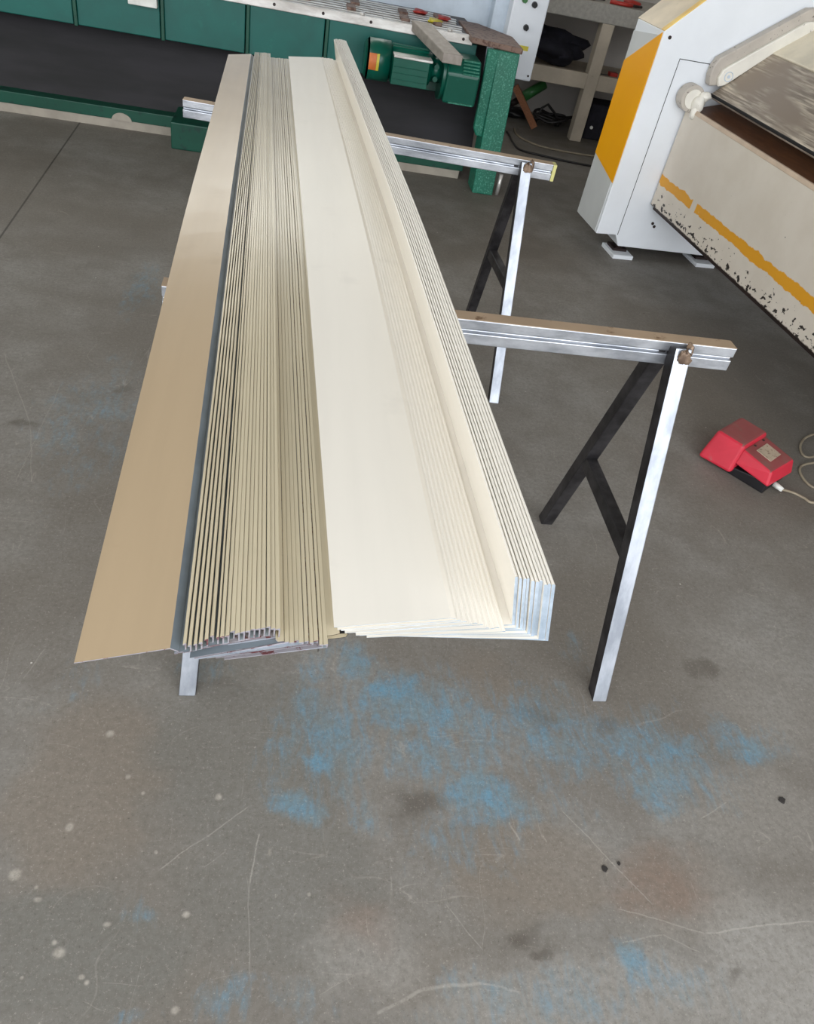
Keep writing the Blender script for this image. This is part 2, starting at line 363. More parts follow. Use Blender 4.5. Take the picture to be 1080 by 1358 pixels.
# ------------------------------------------------------------------ the setting
tag(MB().add([(-5, -14, 0), (6, -14, 0), (6, 7.2, 0), (-5, 7.2, 0), (-5, -14, -.2), (6, -14, -.2), (6, 7.2, -.2), (-5, 7.2, -.2)],
    [(0, 1, 2, 3), (7, 6, 5, 4), (0, 4, 5, 1), (1, 5, 6, 2), (2, 6, 7, 3), (3, 7, 4, 0)]).build('floor', 'floor'), kind='structure')
DOOR_Y, CEIL = -1.3, 4.6
wbk = MB(); wbk.box((-5.2, 6.95, 0), (6.2, 7.15, 1.9)); wbk.box((-5.2, 6.95, 3.1), (6.2, 7.15, CEIL)); wbk.box((-5.2, 6.95, 1.9), (-3.0, 7.15, 3.1)); wbk.box((1.6, 6.95, 1.9), (6.2, 7.15, 3.1))
tag(wbk.build('wall_back', 'plaster'), kind='structure')
wf = MB()
for x in (-3.0, -1.85, -.70, .45, 1.56): wf.box((x, 7.0, 1.9), (x+.04, 7.06, 3.1))
wf.box((-3.0, 7.0, 1.9), (1.6, 7.06, 1.94)); wf.box((-3.0, 7.0, 3.06), (1.6, 7.06, 3.1))
wfo = tag(wf.build('added_window_1', 'blue_grey'), kind='structure')  # invented window, added so the far sheet ends reflect something bright
wp_ = MB().box((-3.0, 7.025, 1.9), (1.6, 7.031, 3.1)).build('added_pane', 'warm_tint_glass', wfo)
wl_ = MB(); wl_.box((-5.2, DOOR_Y, 0), (-5, 1.0, CEIL)); wl_.box((-5.2, 4.6, 0), (-5, 6.95, CEIL)); wl_.box((-5.2, 1.0, 0), (-5, 4.6, 1.1)); wl_.box((-5.2, 1.0, 3.8), (-5, 4.6, CEIL))
tag(wl_.build('wall_left', 'plaster'), kind='structure')
wf2 = MB()
for y in (1.0, 2.18, 3.38, 4.56): wf2.box((-5.1, y, 1.1), (-5.04, y+.04, 3.8))
wf2.box((-5.1, 1.0, 1.1), (-5.04, 4.6, 1.14)); wf2.box((-5.1, 1.0, 3.76), (-5.04, 4.6, 3.8))
wfo2 = tag(wf2.build('added_window_2', 'blue_grey'), kind='structure')  # invented window, added out of view to light the folder's left side
MB().box((-5.075, 1.0, 1.1), (-5.069, 4.6, 3.8)).build('added_pane', 'warm_tint_glass', wfo2)
tag(MB().box((6, DOOR_Y, 0), (6.2, 6.95, CEIL)).build('wall_right', 'plaster'), kind='structure')
# front wall around the big roller door opening behind the photographer
w = MB(); w.box((-5.2, DOOR_Y-.2, 0), (-4.4, DOOR_Y, CEIL)); w.box((5.2, DOOR_Y-.2, 0), (6.2, DOOR_Y, CEIL)); w.box((-4.4, DOOR_Y-.2, 4.0), (5.2, DOOR_Y, CEIL))
tag(w.build('wall_front', 'plaster'), kind='structure')
tag(MB().box((-5.2, DOOR_Y-.2, CEIL), (6.2, 7.15, CEIL+.15)).build('ceiling', 'ceiling'), kind='structure')

# ------------------------------------------------------------------ trestles
def trestle(label, A, B, zt, legs_top, feet, brace_t, zinc=False):
    """A, B: beam ends on the top front edge; feet: (front, rear) per end"""
    A, B = Vector(A), Vector(B); mid = (A+B)/2
    r = thing('trestle', label, 'trestle', (mid.x, mid.y, 0), 0, 'welded steel trestles'); off = r.location.copy()
    d = (B-A); d.z = 0; d.normalize(); nb = Vector((-d.y, d.x, 0))
    prof = [(0, 0), (0, -.0205), (.008, -.0230), (.008, -.0265), (0, -.0285), (0, -.052), (.036, -.052), (.036, 0)]
    rails = MB()
    vs = [A+nb*a+Vector((0, 0, zt+b)) for a, b in prof]+[B+nb*a+Vector((0, 0, zt+b)) for a, b in prof]
    n = len(prof)
    rails.add(vs, [tuple(range(n)), tuple(range(n, 2*n))[::-1]]+[(i, n+i, n+(i+1) % n, (i+1) % n) for i in range(n)])
    rails.build('beam', 'bare_steel', r, off, .002)
    tp = MB()
    e = .0006
    tp.hexa([A+nb*.001+Vector((0, 0, zt-.0005)), B+nb*.001+Vector((0, 0, zt-.0005)), B+nb*.035+Vector((0, 0, zt-.0005)), A+nb*.035+Vector((0, 0, zt-.0005))],
            [A+nb*.001+Vector((0, 0, zt+e)), B+nb*.001+Vector((0, 0, zt+e)), B+nb*.035+Vector((0, 0, zt+e)), A+nb*.035+Vector((0, 0, zt+e))])
    tag(tp.build('beam_top', 'brown_top', r, off), 'mottled brown top of the beam')
    if zinc:
        cp = MB().bar(B+nb*.018+Vector((0, 0, zt-.026))+d*.0005, B+nb*.018+Vector((0, 0, zt-.026))+d*.012, .037, .053)
        tag(cp.build('end_cap', 'zinc_yellow', r, off, .001), 'yellowish cap on the beam end')
    for k, (x, (ff, fr)) in enumerate(zip(legs_top, feet)):
        base = A+d*((Vector((x, 0, 0))-A).dot(d)/1.0) if False else A+d*((x-A.x)/d.x)
        tf = base+nb*(-.007)+Vector((0, 0, zt-.006)); tr_ = base+nb*.054+Vector((0, 0, zt-.03))
        ff, fr = Vector(ff), Vector(fr)
        for top, foot, s, mt in ((tf, ff, -1, ['skylit_leg_steel', 'black_steel']), (tr_, fr, 1, ['black_steel', 'black_steel'])):
            mb = MB(); ax = d
            # square tube, lower end cut flat on the floor, upper end cut flush with the beam
            dirv = (top-foot).normalized()
            if s < 0:
                MB().box(tuple(top-ax*.034+Vector((0, .012, -.045))), tuple(top-ax*.019+Vector((0, .022, -.004)))).build('gap_shade_plate', 'black_steel', r, off, .002)  # dark plate added to stand for the shaded gap beside the leg
            side = ax; fwd = dirv.cross(side).normalized()
            hw = .018
            c = []
            for (i, j) in ((-1, -1), (1, -1), (1, 1), (-1, 1)):
                o = side*hw*i + fwd*hw*j
                q = foot+o; q = q - dirv*(q.z/dirv.z); c.append(q)
            tpc = [top+side*hw*i+fwd*hw*j for (i, j) in ((-1, -1), (1, -1), (1, 1), (-1, 1))]
            mb.hexa(c, tpc)
            if s < 0:                                  # dark mill scale; front face lightened in colour for its sky reflection
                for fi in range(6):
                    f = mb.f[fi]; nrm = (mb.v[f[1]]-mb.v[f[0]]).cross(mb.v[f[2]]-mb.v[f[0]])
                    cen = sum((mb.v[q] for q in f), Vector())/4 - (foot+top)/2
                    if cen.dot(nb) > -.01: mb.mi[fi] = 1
            mb.build('leg', mt, r, off, .0025)
            wl = MB()
            wl.lump(top+side*.019-dirv*.012, (.007, .012, .022), 3, .5); wl.build('weld', 'weld', r, off)
            if s < 0: MB().lump(top-dirv*.016-nb*.0185+side*.003, (.015, .005, .02), 5, .6, 6).build('weld', 'weld', r, off)
        t0 = brace_t
        p = tf.lerp(ff, t0)+nb*.016; q = tr_.lerp(fr, t0)-nb*.016
        MB().bar(p, q, .03, .036).build('cross_brace', 'black_steel', r, off, .002)
    return r
ZT = .7995
trestle('nearer steel trestle with grey beam end standing left of the red foot pedal', (-.213, 1.303, 0), (.932, 1.313, 0), ZT, (-.10, .802),
        (((-.148, 1.012, 0), (-.148, 1.64, 0)), ((.816, 1.018, 0), (.836, 1.652, 0))), .56)
ZF = ZT-.037*1.14-.001
fa, fb = ground(242, 132, ZF), ground(735, 219, ZF); fa.z = fb.z = 0
lt = ground(697, 222, ZF-.02)
trestle('farther steel trestle with yellowish beam end before the green machine leg', fa, fb, ZF, (fa.x+.13, lt.x),
        (((fa.x+.11, fa.y-.29, 0), (fa.x+.11, fa.y+.33, 0)), ((lt.x+.02, fb.y-.29, 0), (lt.x+.02, fb.y+.33, 0))), .50, True)

# ------------------------------------------------------------------ folded flashings
def lerp_tab(tab, u):
    if u <= tab[0][0]: (a, p), (b, q) = tab[0], tab[1]
    elif u >= tab[-1][0]: (a, p), (b, q) = tab[-2], tab[-1]
    else:
        for (a, p), (b, q) in zip(tab, tab[1:]):
            if a <= u <= b: break
    return p+(q-p)*(u-a)/(b-a)
FAR_X = [(-.171, -.2385), (-.0785, -.1586), (-.0765, -.1555), (.02, -.1), (.0765, -.0345), (.2146, .0945), (.276, .141), (.2838, .1496), (.3244, .205)]
NEAR_Y = [(-.171, .461), (-.0785, .484), (-.012, .506), (.075, .520), (.2146, .541), (.2838, .541), (.3244, .531)]
FAR_Y = [(-.171, 3.07), (-.0785, 3.165), (-.077, 3.195), (.02, 3.235), (.0765, 3.275), (.2146, 3.38), (.2838, 3.425), (.3244, 3.40)]
SLOPE = .037
DN, DF = 0.0, SLOPE*1.86
def dip(y):
    # the far trestle is a little lower: the stacks run downhill beyond the nearer one
    d = y-1.60; return 0 if d < -.25 else (SLOPE*(d+.25)**2 if d < .25 else SLOPE*d)
def strip(pts, th):
    """thin closed cross-section around an open polyline"""
    P = [Vector((a, b)) for a, b in pts]; L, R_ = [], []
    for i, p in enumerate(P):
        d0 = (P[i]-P[i-1]).normalized() if i else None
        d1 = (P[i+1]-P[i]).normalized() if i < len(P)-1 else None
        if d0 is None: d0 = d1
        if d1 is None: d1 = d0
        n0, n1 = Vector((-d0.y, d0.x)), Vector((-d1.y, d1.x))
        nn = (n0+n1).normalized(); k = 1/max(.45, nn.dot(n0))
        L.append(p+nn*th/2*k); R_.append(p-nn*th/2*k)
    return [(v.x, v.y) for v in L+R_[::-1]]
def flashing(poly, mats, label, group, jn=0, jf=0, name='roof_flashing', cat='metal flashing', mark=()):
    n = len(poly); NS = 26; KN, KF = 1+DN/.627, 1+DF/.627
    mb = MB(); vs = []
    for k in range(NS+1):
        tt = k/NS
        for u, z in poly:
            xn, yn, xf, yf = u*KN, (lerp_tab(NEAR_Y, u)+jn)*KN, lerp_tab(FAR_X, u)*KF, (lerp_tab(FAR_Y, u)+jf)*KF
            y = yn+(yf-yn)*tt
            dz = -dip(y)
            vs.append((xn+(xf-xn)*tt, y, z+dz))
    fs, mi = [], []
    mb.v = [Vector(v) for v in vs]
    for k in range(NS):
        for i in range(n):
            mb.f.append((k*n+i, k*n+(i+1) % n, (k+1)*n+(i+1) % n, (k+1)*n+i)); mb.mi.append(2 if i in mark else 0); mb.sm.append(False)
    mb.f.append(tuple(range(n))[::-1]); mb.mi.append(1); mb.sm.append(False)
    mb.f.append(tuple(NS*n+i for i in range(n))); mb.mi.append(1); mb.sm.append(False)
    o = mb.build(name, mats, None, (poly[0][0], 1.8, .80))
    return tag(o, label, cat, group)
GT, GC, GU = 'tan flashings nested in the left stack', 'flat cream flashings fanned in the right stack', 'cream upturned flashings in the right stack'
# uppermost tan sheet, wide flat flange showing
flashing(strip([(-.171, .8225), (-.0865, .8218), (-.0788, .8150)], .0012), ['tan', 'primer_edge', 'back_coat_gap_shade'],
         'uppermost tan flashing whose wide smooth flange forms the left edge of the stack', GT, mark=(1,))
PT = (.0765+.0765)/30
NT1 = 19
for i in range(1, 31):
    u = -.0765+PT*i
    w = PT*(random.uniform(.66, .78) if i < 8 else random.choice((1.0, 1.0, .97, .97, random.uniform(.78, .9))))
    if i == 7: w = PT*.50
    if i <= NT1:
        zt = .8250-.00012*i+random.uniform(-.0004, .0004); zf = .8152-.00042*i; lf = max(u-.052, -.0738) if i < 5 else max(u-.052, -.083)
        poly = [(u-w, zt-.0020), (u-w+.0004, zt-.0007), (u-w*.5, zt-.0002), (u-.0005, zt), (u, zt-.0009), (u-.0002, zf-.0003), (lf, zf-.0002), (lf, zf+.0002), (u-.0016, zf+.0002), (u-.0016, zt-.003)]
        jn = random.uniform(-.003, .003)+(.0 if i < 6 else .002)
        lab = 'narrow raised tan flashing edge among the nested ridges beside the wide tan flange'
        if i == 1: lab = 'tan flashing edge next to the wide smooth tan flange, first of the ridges'
        if i == 6: lab = 'tan flashing edge just left of the broad dark gap in the ridges'
        if i == 7: lab = 'tan flashing edge just right of the broad dark gap in the ridges'
    else:
        k = i-20; zt = .8082-.0001*k+random.uniform(-.0003, .0003); zf = .8064-.00054*k
        ww = w if k else .0085
        uu = u if k else u
        left = -.068+.0042*k
        poly = [(uu-ww, zt-.0016), (uu-ww+.0004, zt-.0006), (uu-ww*.5, zt-.0002), (uu-.0005, zt), (uu, zt-.0009), (uu-.0002, zf-.00022), (left, zf-.00022), (left, zf+.00022), (uu-.0014, zf+.00022), (uu-.0014, zt-.0026)]
        if k == 0:
            poly = [(uu-.0090, zt+.004), (uu-.0068, zt), (uu-.0005, zt-.0004), (uu, zt-.0022), (uu-.0002, zf-.00022), (left, zf-.00022), (left, zf+.00022), (uu-.0014, zf+.00022), (uu-.0014, zt-.0026), (uu-.0070, zt-.0012), (uu-.0094, zt+.003)]
        jn = (-.004-.0008*k+random.uniform(-.003, .002)) if k < 10 else -.002
        lab = 'low tan flashing edge between the raised tan ridges and the cream stack'
        if k == 0: lab = 'flat tan flashing strip at the foot of the raised ridges'
    if i == 30:
        o0 = [(.0690, .8066), (.0760, .8062), (.0840, .8082), (.0915, .8082), (.0935, .8060), (.0915, .8016), (.0850, .8007), (-.02, .8007)]
        poly = strip(o0, .0006); lab = 'tan flashing with dark hooked edge peeping out under the cream stack'
    s = random.uniform(-.004, .004)
    mats = ['tan_ridge', 'primer_edge'] if i < 30 else ['tan_ridge', 'black']
    mats = mats+['black' if i == 30 else 'back_coat_gap_shade' if i < 9 else ('back_coat_gap_shade', 'primer_edge', 'cut_edge', 'primer_edge', 'cut_edge')[i % 5]]  # first ridges: gap shade put into the grey of their floors
    flashing(poly, mats, lab, GT, jn, s, mark=(6,) if i == 20 else (7,) if i < 30 else (2, 3, 4, 5))
# cream stack: flat ones fanned to the right
for i in range(0, 10):
    z = .8142-.0005*i; ul = .0770+.0040*i; ur = .2146+.0064*i
    if i == 0:
        poly = strip([(ul, .8172), (.2085, .8168), (.2146, .8146)], .0007)
        lab = 'uppermost cream flashing with the broad smooth face beside the tan ridges'
    else:
        poly = [(ul, z), (ul, z+.0003), (ur-.0042, z+.0003), (ur-.0036, z+.0010), (ur-.0012, z+.0010), (ur, z+.0001), (ur-.0003, z-.00015), (ur-.0014, z)]
        lab = 'thin cream flashing edge between the broad cream face and the upturned flanges'
    flashing(poly, ['cream', 'cut_edge'], lab, GC, random.uniform(-.003, .003) - (.0012*i), random.uniform(-.01, .01))
# and ten turned up along the right side
for j in range(10):
    zb = .8064-.0006*j; ub = .2832+.0042*j; lean = -.0175; zt = .8862+.0004*j+random.uniform(-.0006, .0006); th = .0036 if j not in (1, 3) else .0028
    ul = .100+.0068*j
    poly = [(ul, zb), (ul, zb+.0004), (ub, zb+.0004), (ub+lean, zt-.0012), (ub+lean+th*.5, zt), (ub+lean+th, zt-.0012), (ub+th, zb)]
    lab = 'cream upturned flashing in the middle of the row of upright flanges'
    if j == 0: lab = 'innermost cream upturned flashing, its grey shaded inner face showing along the stack'
    if j == 9: lab = 'outermost cream upturned flashing forming the right edge of the stack'
    flashing(poly, ['cream', 'cut_edge'], lab, GU, random.uniform(-.0025, .0025)-.0009*j, random.uniform(-.008, .008))

# ------------------------------------------------------------------ green shear
sh = thing('sheet_metal_shear', 'long green sheet metal shear with slatted steel table along the back', 'machine', (-1.2, 4.9, 0)); so = sh.location.copy()
FY = 4.84
k = MB(); k.box((-4.6, FY, 0), (1.03, FY+.05, .046))
k.prism([(-.965+.055*math.cos(a), .044+.042*math.sin(a)) for a in [math.pi*i/12 for i in range(13)]], FY-.010, FY+.05, 'y')
tag(k.build('plinth', 'skirt', sh, so), 'beige plinth strip along the floor')
MB().box((-4.6, FY-.005, .046), (1.05, FY+.12, .108)).build('bottom_beam', 'green_dark', sh, so, .004)
ch = MB().hexa([(-4.6, FY+.08, .1), (1.1, FY+.08, .1), (1.1, FY+.12, .1), (-4.6, FY+.12, .1)], [(-4.6, FY+.28, .72), (1.1, FY+.28, .72), (1.1, FY+.32, .72), (-4.6, FY+.32, .72)])
tag(ch.build('scrap_chute', 'dark_recess', sh, so), 'dark sheet in the recess')
xs = [-4.6, -4.05, -3.6, -3.15, -2.7, -2.25, -1.8, -1.165, -.722, -.278, .146, 1.0]
for a, b in zip(xs, xs[1:]):
    MB().box((a+.012, FY, .486), (b-.012, FY+.03, .722)).build('cover_panel', 'green', sh, so, .004)
for x in xs[1:-1]:
    MB().box((x-.006, FY-.012, .482), (x+.012, FY+.03, .722)).build('rib', 'green_dark', sh, so, .003)
# table
MB().box((-4.6, FY+.03, .722), (1.0, FY+.62, .7585)).build('table', 'dark_iron', sh, so)
eb = MB().box((-4.6, FY-.012, .716), (.955, FY+.03, .762)).build('edge_bar', 'bright_bar', sh, so, .003)
for i in range(9):
    x = .9-.26*i
    MB().cyl((x, FY-.011, .740), (x, FY-.0135, .740), .008, n=12).build('bolt_hole', 'dark_iron', eb, so)
for x in (.31, .60, .70, .80):
    MB().cyl((x+.02, FY+.005, .762), (x+.02, FY+.005, .775), .014, n=12).build('bolt', 'bright_bar', eb, so)
for i in range(7):
    y = FY+.055+i*.078
    MB().box((-4.6, y, .7585), (.90+.012*(i % 3), y+.038, .7625)).build('table_slat', 'bright_bar', sh, so, .003)
for i, (x, y) in enumerate([(.0, .16), (.25, .1), (.28, .30), (.55, .06), (.56, .28), (.74, .12), (.78, .34), (-.2, .34)]):
    MB().box((x, FY+y, .7585), (x+.05, FY+y+.13, .776)).build('clamp_block', 'rust_plate', sh, so, .004)
MB().prism([(.93, FY-.10), (1.205, FY-.185), (1.215, FY+.16), (1.05, FY+.42), (.93, FY+.42)], .742, .770, 'z').build('end_plate', 'rust_plate', sh, so, .004)
for x, y, c in ((.83, .36, 'red_tool'), (.70, .44, 'red_tool'), (.76, .2, 'yellow_label')):
    MB().lump((x, FY+y, .772), (.04, .05, .012), 3+x, .5).build('cloth_scrap', c, sh, so)
MB().box((-4.6, FY+.62, .3), (1.24, FY+.68, 1.15)).build('blade_guard', 'blue_grey', sh, so, .006)
# right leg: wide plate above a narrow shank, with an adjusting bolt
LY = 4.66
leg = MB()
leg.prism([(1.015, .742), (1.025, .34), (1.045, .305), (1.085, .30), (1.085, .742)], LY, LY+.035, 'y')
leg.hexa([(1.085, LY-.05, 0), (1.212, LY-.05, 0), (1.212, LY+.12, 0), (1.085, LY+.12, 0)], [(1.075, LY, .742), (1.196, LY, .742), (1.196, LY+.16, .742), (1.075, LY+.16, .742)])
lg = leg.build('leg', 'green_worn', sh, so, .006)
MB().cyl((1.245, LY-.02, .0), (1.245, LY-.02, .12), .012, n=10).build('levelling_bolt', 'bright_bar', lg, so)
# left foot block under the sheets
MB().box((-.665, 4.615, 0), (-.36, FY+.1, .14)).build('foot_block', 'green_dark', sh, so, .006)
MB().box((-4.6, 4.7, 0), (-4.3, FY+.1, .5)).build('foot_block', 'green_dark', sh, so, .006)
# white bracket on a cover panel
MB().box((-.885, FY-.045, .63), (-.74, FY, .71)).build('guide_bracket', 'white_label', sh, so, .003)
# drive: motor and gearbox hung in front of the panel
MY, MZ = 4.70, .592
mo = MB(); mo.cyl((.49, MY, MZ), (.72, MY, MZ), .082, n=32)
for i in range(16):
    a = 2*math.pi*i/16
    mo.bar((.50, MY+.086*math.cos(a), MZ+.086*math.sin(a)), (.70, MY+.086*math.cos(a), MZ+.086*math.sin(a)), .006, .012, (0, math.cos(a), math.sin(a)))
mo = mo.build('motor', 'motor_green', sh, so)
fc = MB(); fc.cyl((.355, MY, MZ), (.375, MY, MZ), .08, .1, 32); fc.cyl((.375, MY, MZ), (.49, MY, MZ), .1, .1, 32); fc.build('fan_cover', 'motor_green', mo, so)
sk = MB()
def arc_patch(mb, x0, x1, a0, a1, r, n=8):
    vs = [];
    for i in range(n+1):
        a = a0+(a1-a0)*i/n
        for x in (x0, x1):
            for rr in (r, r+.001): vs.append((x, MY-rr*math.cos(a), MZ+rr*math.sin(a)))
    fs = []
    for i in range(n):
        o = i*4; p = o+4
        fs += [(o+1, p+1, p+3, o+3), (o, o+2, p+2, p), (o, p, p+1, o+1), (o+2, o+3, p+3, p+2)]
    fs += [(0, 1, 3, 2), (4*n, 4*n+2, 4*n+3, 4*n+1)]
    mb.add(vs, fs)
arc_patch(sk, .375, .415, -.35, .45, .1003); tag(sk.build('rating_sticker', 'orange', mo, so), 'orange sticker')
sk = MB(); arc_patch(sk, .416, .43, -.35, .45, .1003); tag(sk.build('rating_sticker', 'yellow_label', mo, so), 'yellow sticker')
tb = MB(); tb.box((.50, MY-.15, MZ-.075), (.695, MY-.06, MZ+.052))
tb.box((.505, MY-.154, MZ-.02), (.69, MY-.15, MZ-.016)); tb.box((.505, MY-.154, MZ+.01), (.69, MY-.15, MZ+.014)); tb.box((.505, MY-.154, MZ-.05), (.69, MY-.15, MZ-.046))
tb.build('terminal_box', 'motor_green', mo, so, .004)
MB().box((.50, MY-.156, MZ+.052), (.71, MY-.05, MZ+.064)).build('terminal_box_lid', 'bright_bar', mo, so, .003)
cp = MB(); cp.cyl((.72, MY, MZ), (.78, MY, MZ), .06, n=24); cp.cyl((.745, MY-.055, MZ+.03), (.745, MY-.09, MZ+.03), .014, n=10); cp.cyl((.745, MY-.06, MZ-.03), (.745, MY-.09, MZ-.03), .014, n=10)
cp.build('coupling', 'motor_green', mo, so)
MB().cyl((.78, MY, MZ-.015), (.80, MY, MZ-.015), .125, n=32).build('gearbox_flange', 'motor_green', mo, so, .003)
gb = MB(); gb.prism([(MY-.12, MZ-.13), (MY-.13, MZ+.02), (MY-.08, MZ+.09), (MY+.08, MZ+.09), (MY+.1, MZ-.13)], .80, .985, 'x')
gx = gb.build('gearbox', 'motor_green', mo, so, .012, 3)
for i in range(5): MB().bar((.885, MY-.1335+.05*(i+.4)/5, MZ+.021+.07*(i+.4)/5), (.975, MY-.1335+.05*(i+.4)/5, MZ+.021+.07*(i+.4)/5), .008, .008).build('cooling_rib', 'green_worn', mo, so)
MB().box((.83, MY-.135, MZ-.125), (.97, MY-.12, MZ-.117)).build('gearbox_rib', 'green_worn', mo, so)
MB().bar((.74, FY, .5), (.74, MY+.05, .5), .2, .05).build('motor_bracket', 'green_dark', mo, so, .004)
# grey support arm reaching out from the table edge
ar = MB().hexa([(.60, FY, .735), (.705, FY, .735), (.855, 4.50, .665), (.75, 4.50, .665)], [(.60, FY, .785), (.705, FY, .785), (.855, 4.50, .712), (.75, 4.50, .712)])
tag(ar.build('support_arm', 'grey_arm', sh, so, .004), 'grey steel support arm')
# control cabinet on the machine end
cb = MB().box((1.236, 5.26, .515), (1.452, 5.50, 1.3)).build('control_cabinet', 'white_paint', sh, so, .008)
tag(cb, 'white control cabinet with dark switches')
MB().box((1.15, 5.36, .60), (1.25, 5.46, 1.1)).build('cabinet_mount', 'blue_grey', sh, so, .004)
for x, z, c in ((1.345, .795, 'black'), (1.365, .915, 'black'), (1.30, .93, 'bottle')):
    b = MB(); b.cyl((x, 5.26, z), (x, 5.235, z), .017, .014, 16); b.box((x-.003, 5.228, z-.015), (x+.003, 5.236, z+.015)); b.build('switch', c, cb, so)
MB().box((1.30, 5.257, .675), (1.39, 5.261, .70)).build('warning_sticker', 'yellow_label', cb, so)
MB().box((1.262, 5.2585, .545), (1.30, 5.2605, .549)).build('vent_slot', 'gap', cb, so)
MB().cyl((1.43, 5.26, .545), (1.43, 5.255, .545), .006, n=10).build('screw', 'dark_iron', cb, so)

# ------------------------------------------------------------------ workbench and what lies on it
wb = thing('workbench', 'beige steel workbench with a lower shelf against the back wall', 'workbench', (2.2, 6.5, 0)); wo = wb.location.copy()
tag(MB().box((1.46, 6.2, .79), (3.6, 6.93, .905)).build('bench_top', 'bench_top', wb, wo, .006), 'grey worktop with deep front edge')
for x in (2.138, 3.45, 1.47):
    MB().box((x, 6.205, 0), (x+.092, 6.295, .79)).build('leg', 'bench', wb, wo, .004)
for x in (3.45,):
    MB().box((x, 6.83, 0), (x+.092, 6.92, .79)).build('leg', 'bench', wb, wo, .004)
MB().box((1.46, 6.215, .362), (3.55, 6.27, .466)).build('shelf_rail', 'bench', wb, wo, .004)
MB().box((1.46, 6.27, .40), (3.55, 6.93, .43)).build('shelf', 'bench', wb, wo, .003)
bg = MB(); bg.lump((1.86, 6.56, .565), (.27, .2, .11), 2, .5, 3, 28); bg.lump((1.66, 6.55, .60), (.16, .18, .14), 5, .4, 3, 24); bg.lump((1.97, 6.5, .525), (.15, .16, .075), 6, .4, 3, 24)
tag(bg.build('tool_bag', 'navy', None, (1.8, 6.55, .43)), 'dark navy soft bag slumped on the bench shelf', 'bag')
rc = MB().box((2.34, 6.30, .46), (2.40, 6.36, .485)).build('hand_clamp', 'red_tool', None, (2.35, 6.33, .43)); tag(rc, 'small dark and red clamp on the bench shelf beside the yellow panel', 'tool')
hb = MB().box((2.27, 6.30, .431), (2.40, 6.36, .46)).build('clamp_body', 'black', rc, (2.35, 6.33, .43), .005); tag(hb, 'black clamp body')
for nm, c, pts, r, lb in (('pliers', 'red_tool', [(2.17, 6.28, .918), (2.26, 6.24, .92), (2.33, 6.25, .92)], .013, 'red handled pliers lying on the worktop edge near the yellow machine'),
                          ('screwdriver', 'red_tool', [(1.98, 6.25, .918), (2.06, 6.30, .918)], .013, 'dark red screwdriver handle lying on the worktop nearest the cabinet')):
    q = MB().tube(pts, r, 8)
    o = q.build(nm, c, None, (pts[0][0], pts[0][1], .905)); tag(o, lb, 'tool')
    MB().tube([Vector(pts[-1]), Vector(pts[-1])+Vector((.09, .05, -.002))], .008, 8).build('tool_tip', 'dark_iron', o, (pts[0][0], pts[0][1], .905))
sp = MB().lump((2.36, 6.36, .925), (.06, .05, .02), 3, .4).build('rag', 'red_tool', None, (2.36, 6.36, .905)); tag(sp, 'crumpled reddish rag on the worktop behind the pliers', 'rag')
hp = MB(); hp.lump((1.62, 6.68, .035), (.16, .12, .04), 4, .4, 4, 24); hp.lump((1.76, 6.70, .03), (.13, .11, .034), 9, .4, 4, 24)
tag(hp.build('cloth_bag', 'black', None, (1.7, 6.6, 0)), 'black crumpled bag on the floor under the bench beneath a green tool', 'bag')
ba, bb = Vector((1.796, 6.64, .150)), Vector((1.965, 6.66, .272)); bd = (bb-ba).normalized()
bo = MB().cyl(ba, bb, .040, .036, 20).build('power_tool', 'bottle', None, (1.79, 6.65, .11)); tag(bo, 'green round bodied hand tool lying on the black bag under the bench', 'tool')
MB().cyl(ba-bd*.035, ba, .030, .040, 20).build('collar', 'white_label', bo, (1.79, 6.65, .11))
MB().cyl(ba-bd*.10, ba-bd*.035, .022, .026, 16).build('tool_head', 'dark_iron', bo, (1.79, 6.65, .11))
wd = MB().bar((1.66, 6.40, .27), (1.88, 6.36, .015), .05, .03, (0, 1, .3)).build('wood_offcut', 'wood', None, (1.78, 6.38, 0)); tag(wd, 'orange brown wood offcut leaning under the bench', 'wood')
cc = MB()
for a in range(3):
    r0 = .10+.03*a
    cc.tube([(2.0+a*.03+r0*math.cos(q)+.02*math.sin(3*q), 6.53+.7*r0*math.sin(q), .02+.015*a+.05*abs(math.sin(q+a))) for q in [2*math.pi*i/40 for i in range(41)]], .011, 8)
cc.tube([(1.92, 6.50, .02), (1.94, 6.50, .13), (1.99, 6.52, .16), (2.07, 6.50, .10), (2.12, 6.51, .02)], .01, 8)
tag(cc.build('cable_coil', 'cable_black', None, (2.0, 6.53, 0)), 'tangle of black cable lying on the floor under the bench', 'cable')
bx = MB().hexa([(2.27, 6.32, 0), (2.62, 6.32, 0), (2.62, 6.62, 0), (2.27, 6.62, 0)], [(2.28, 6.34, .25), (2.60, 6.34, .25), (2.60, 6.60, .25), (2.28, 6.60, .25)]).build('tool_case', 'navy', None, (2.45, 6.45, 0), .015)
tag(bx, 'black case standing under the bench right of its leg', 'case')
MB().cyl((2.325, 6.325, .09), (2.325, 6.315, .09), .012, n=12).build('latch', 'white_label', bx, (2.45, 6.45, 0))

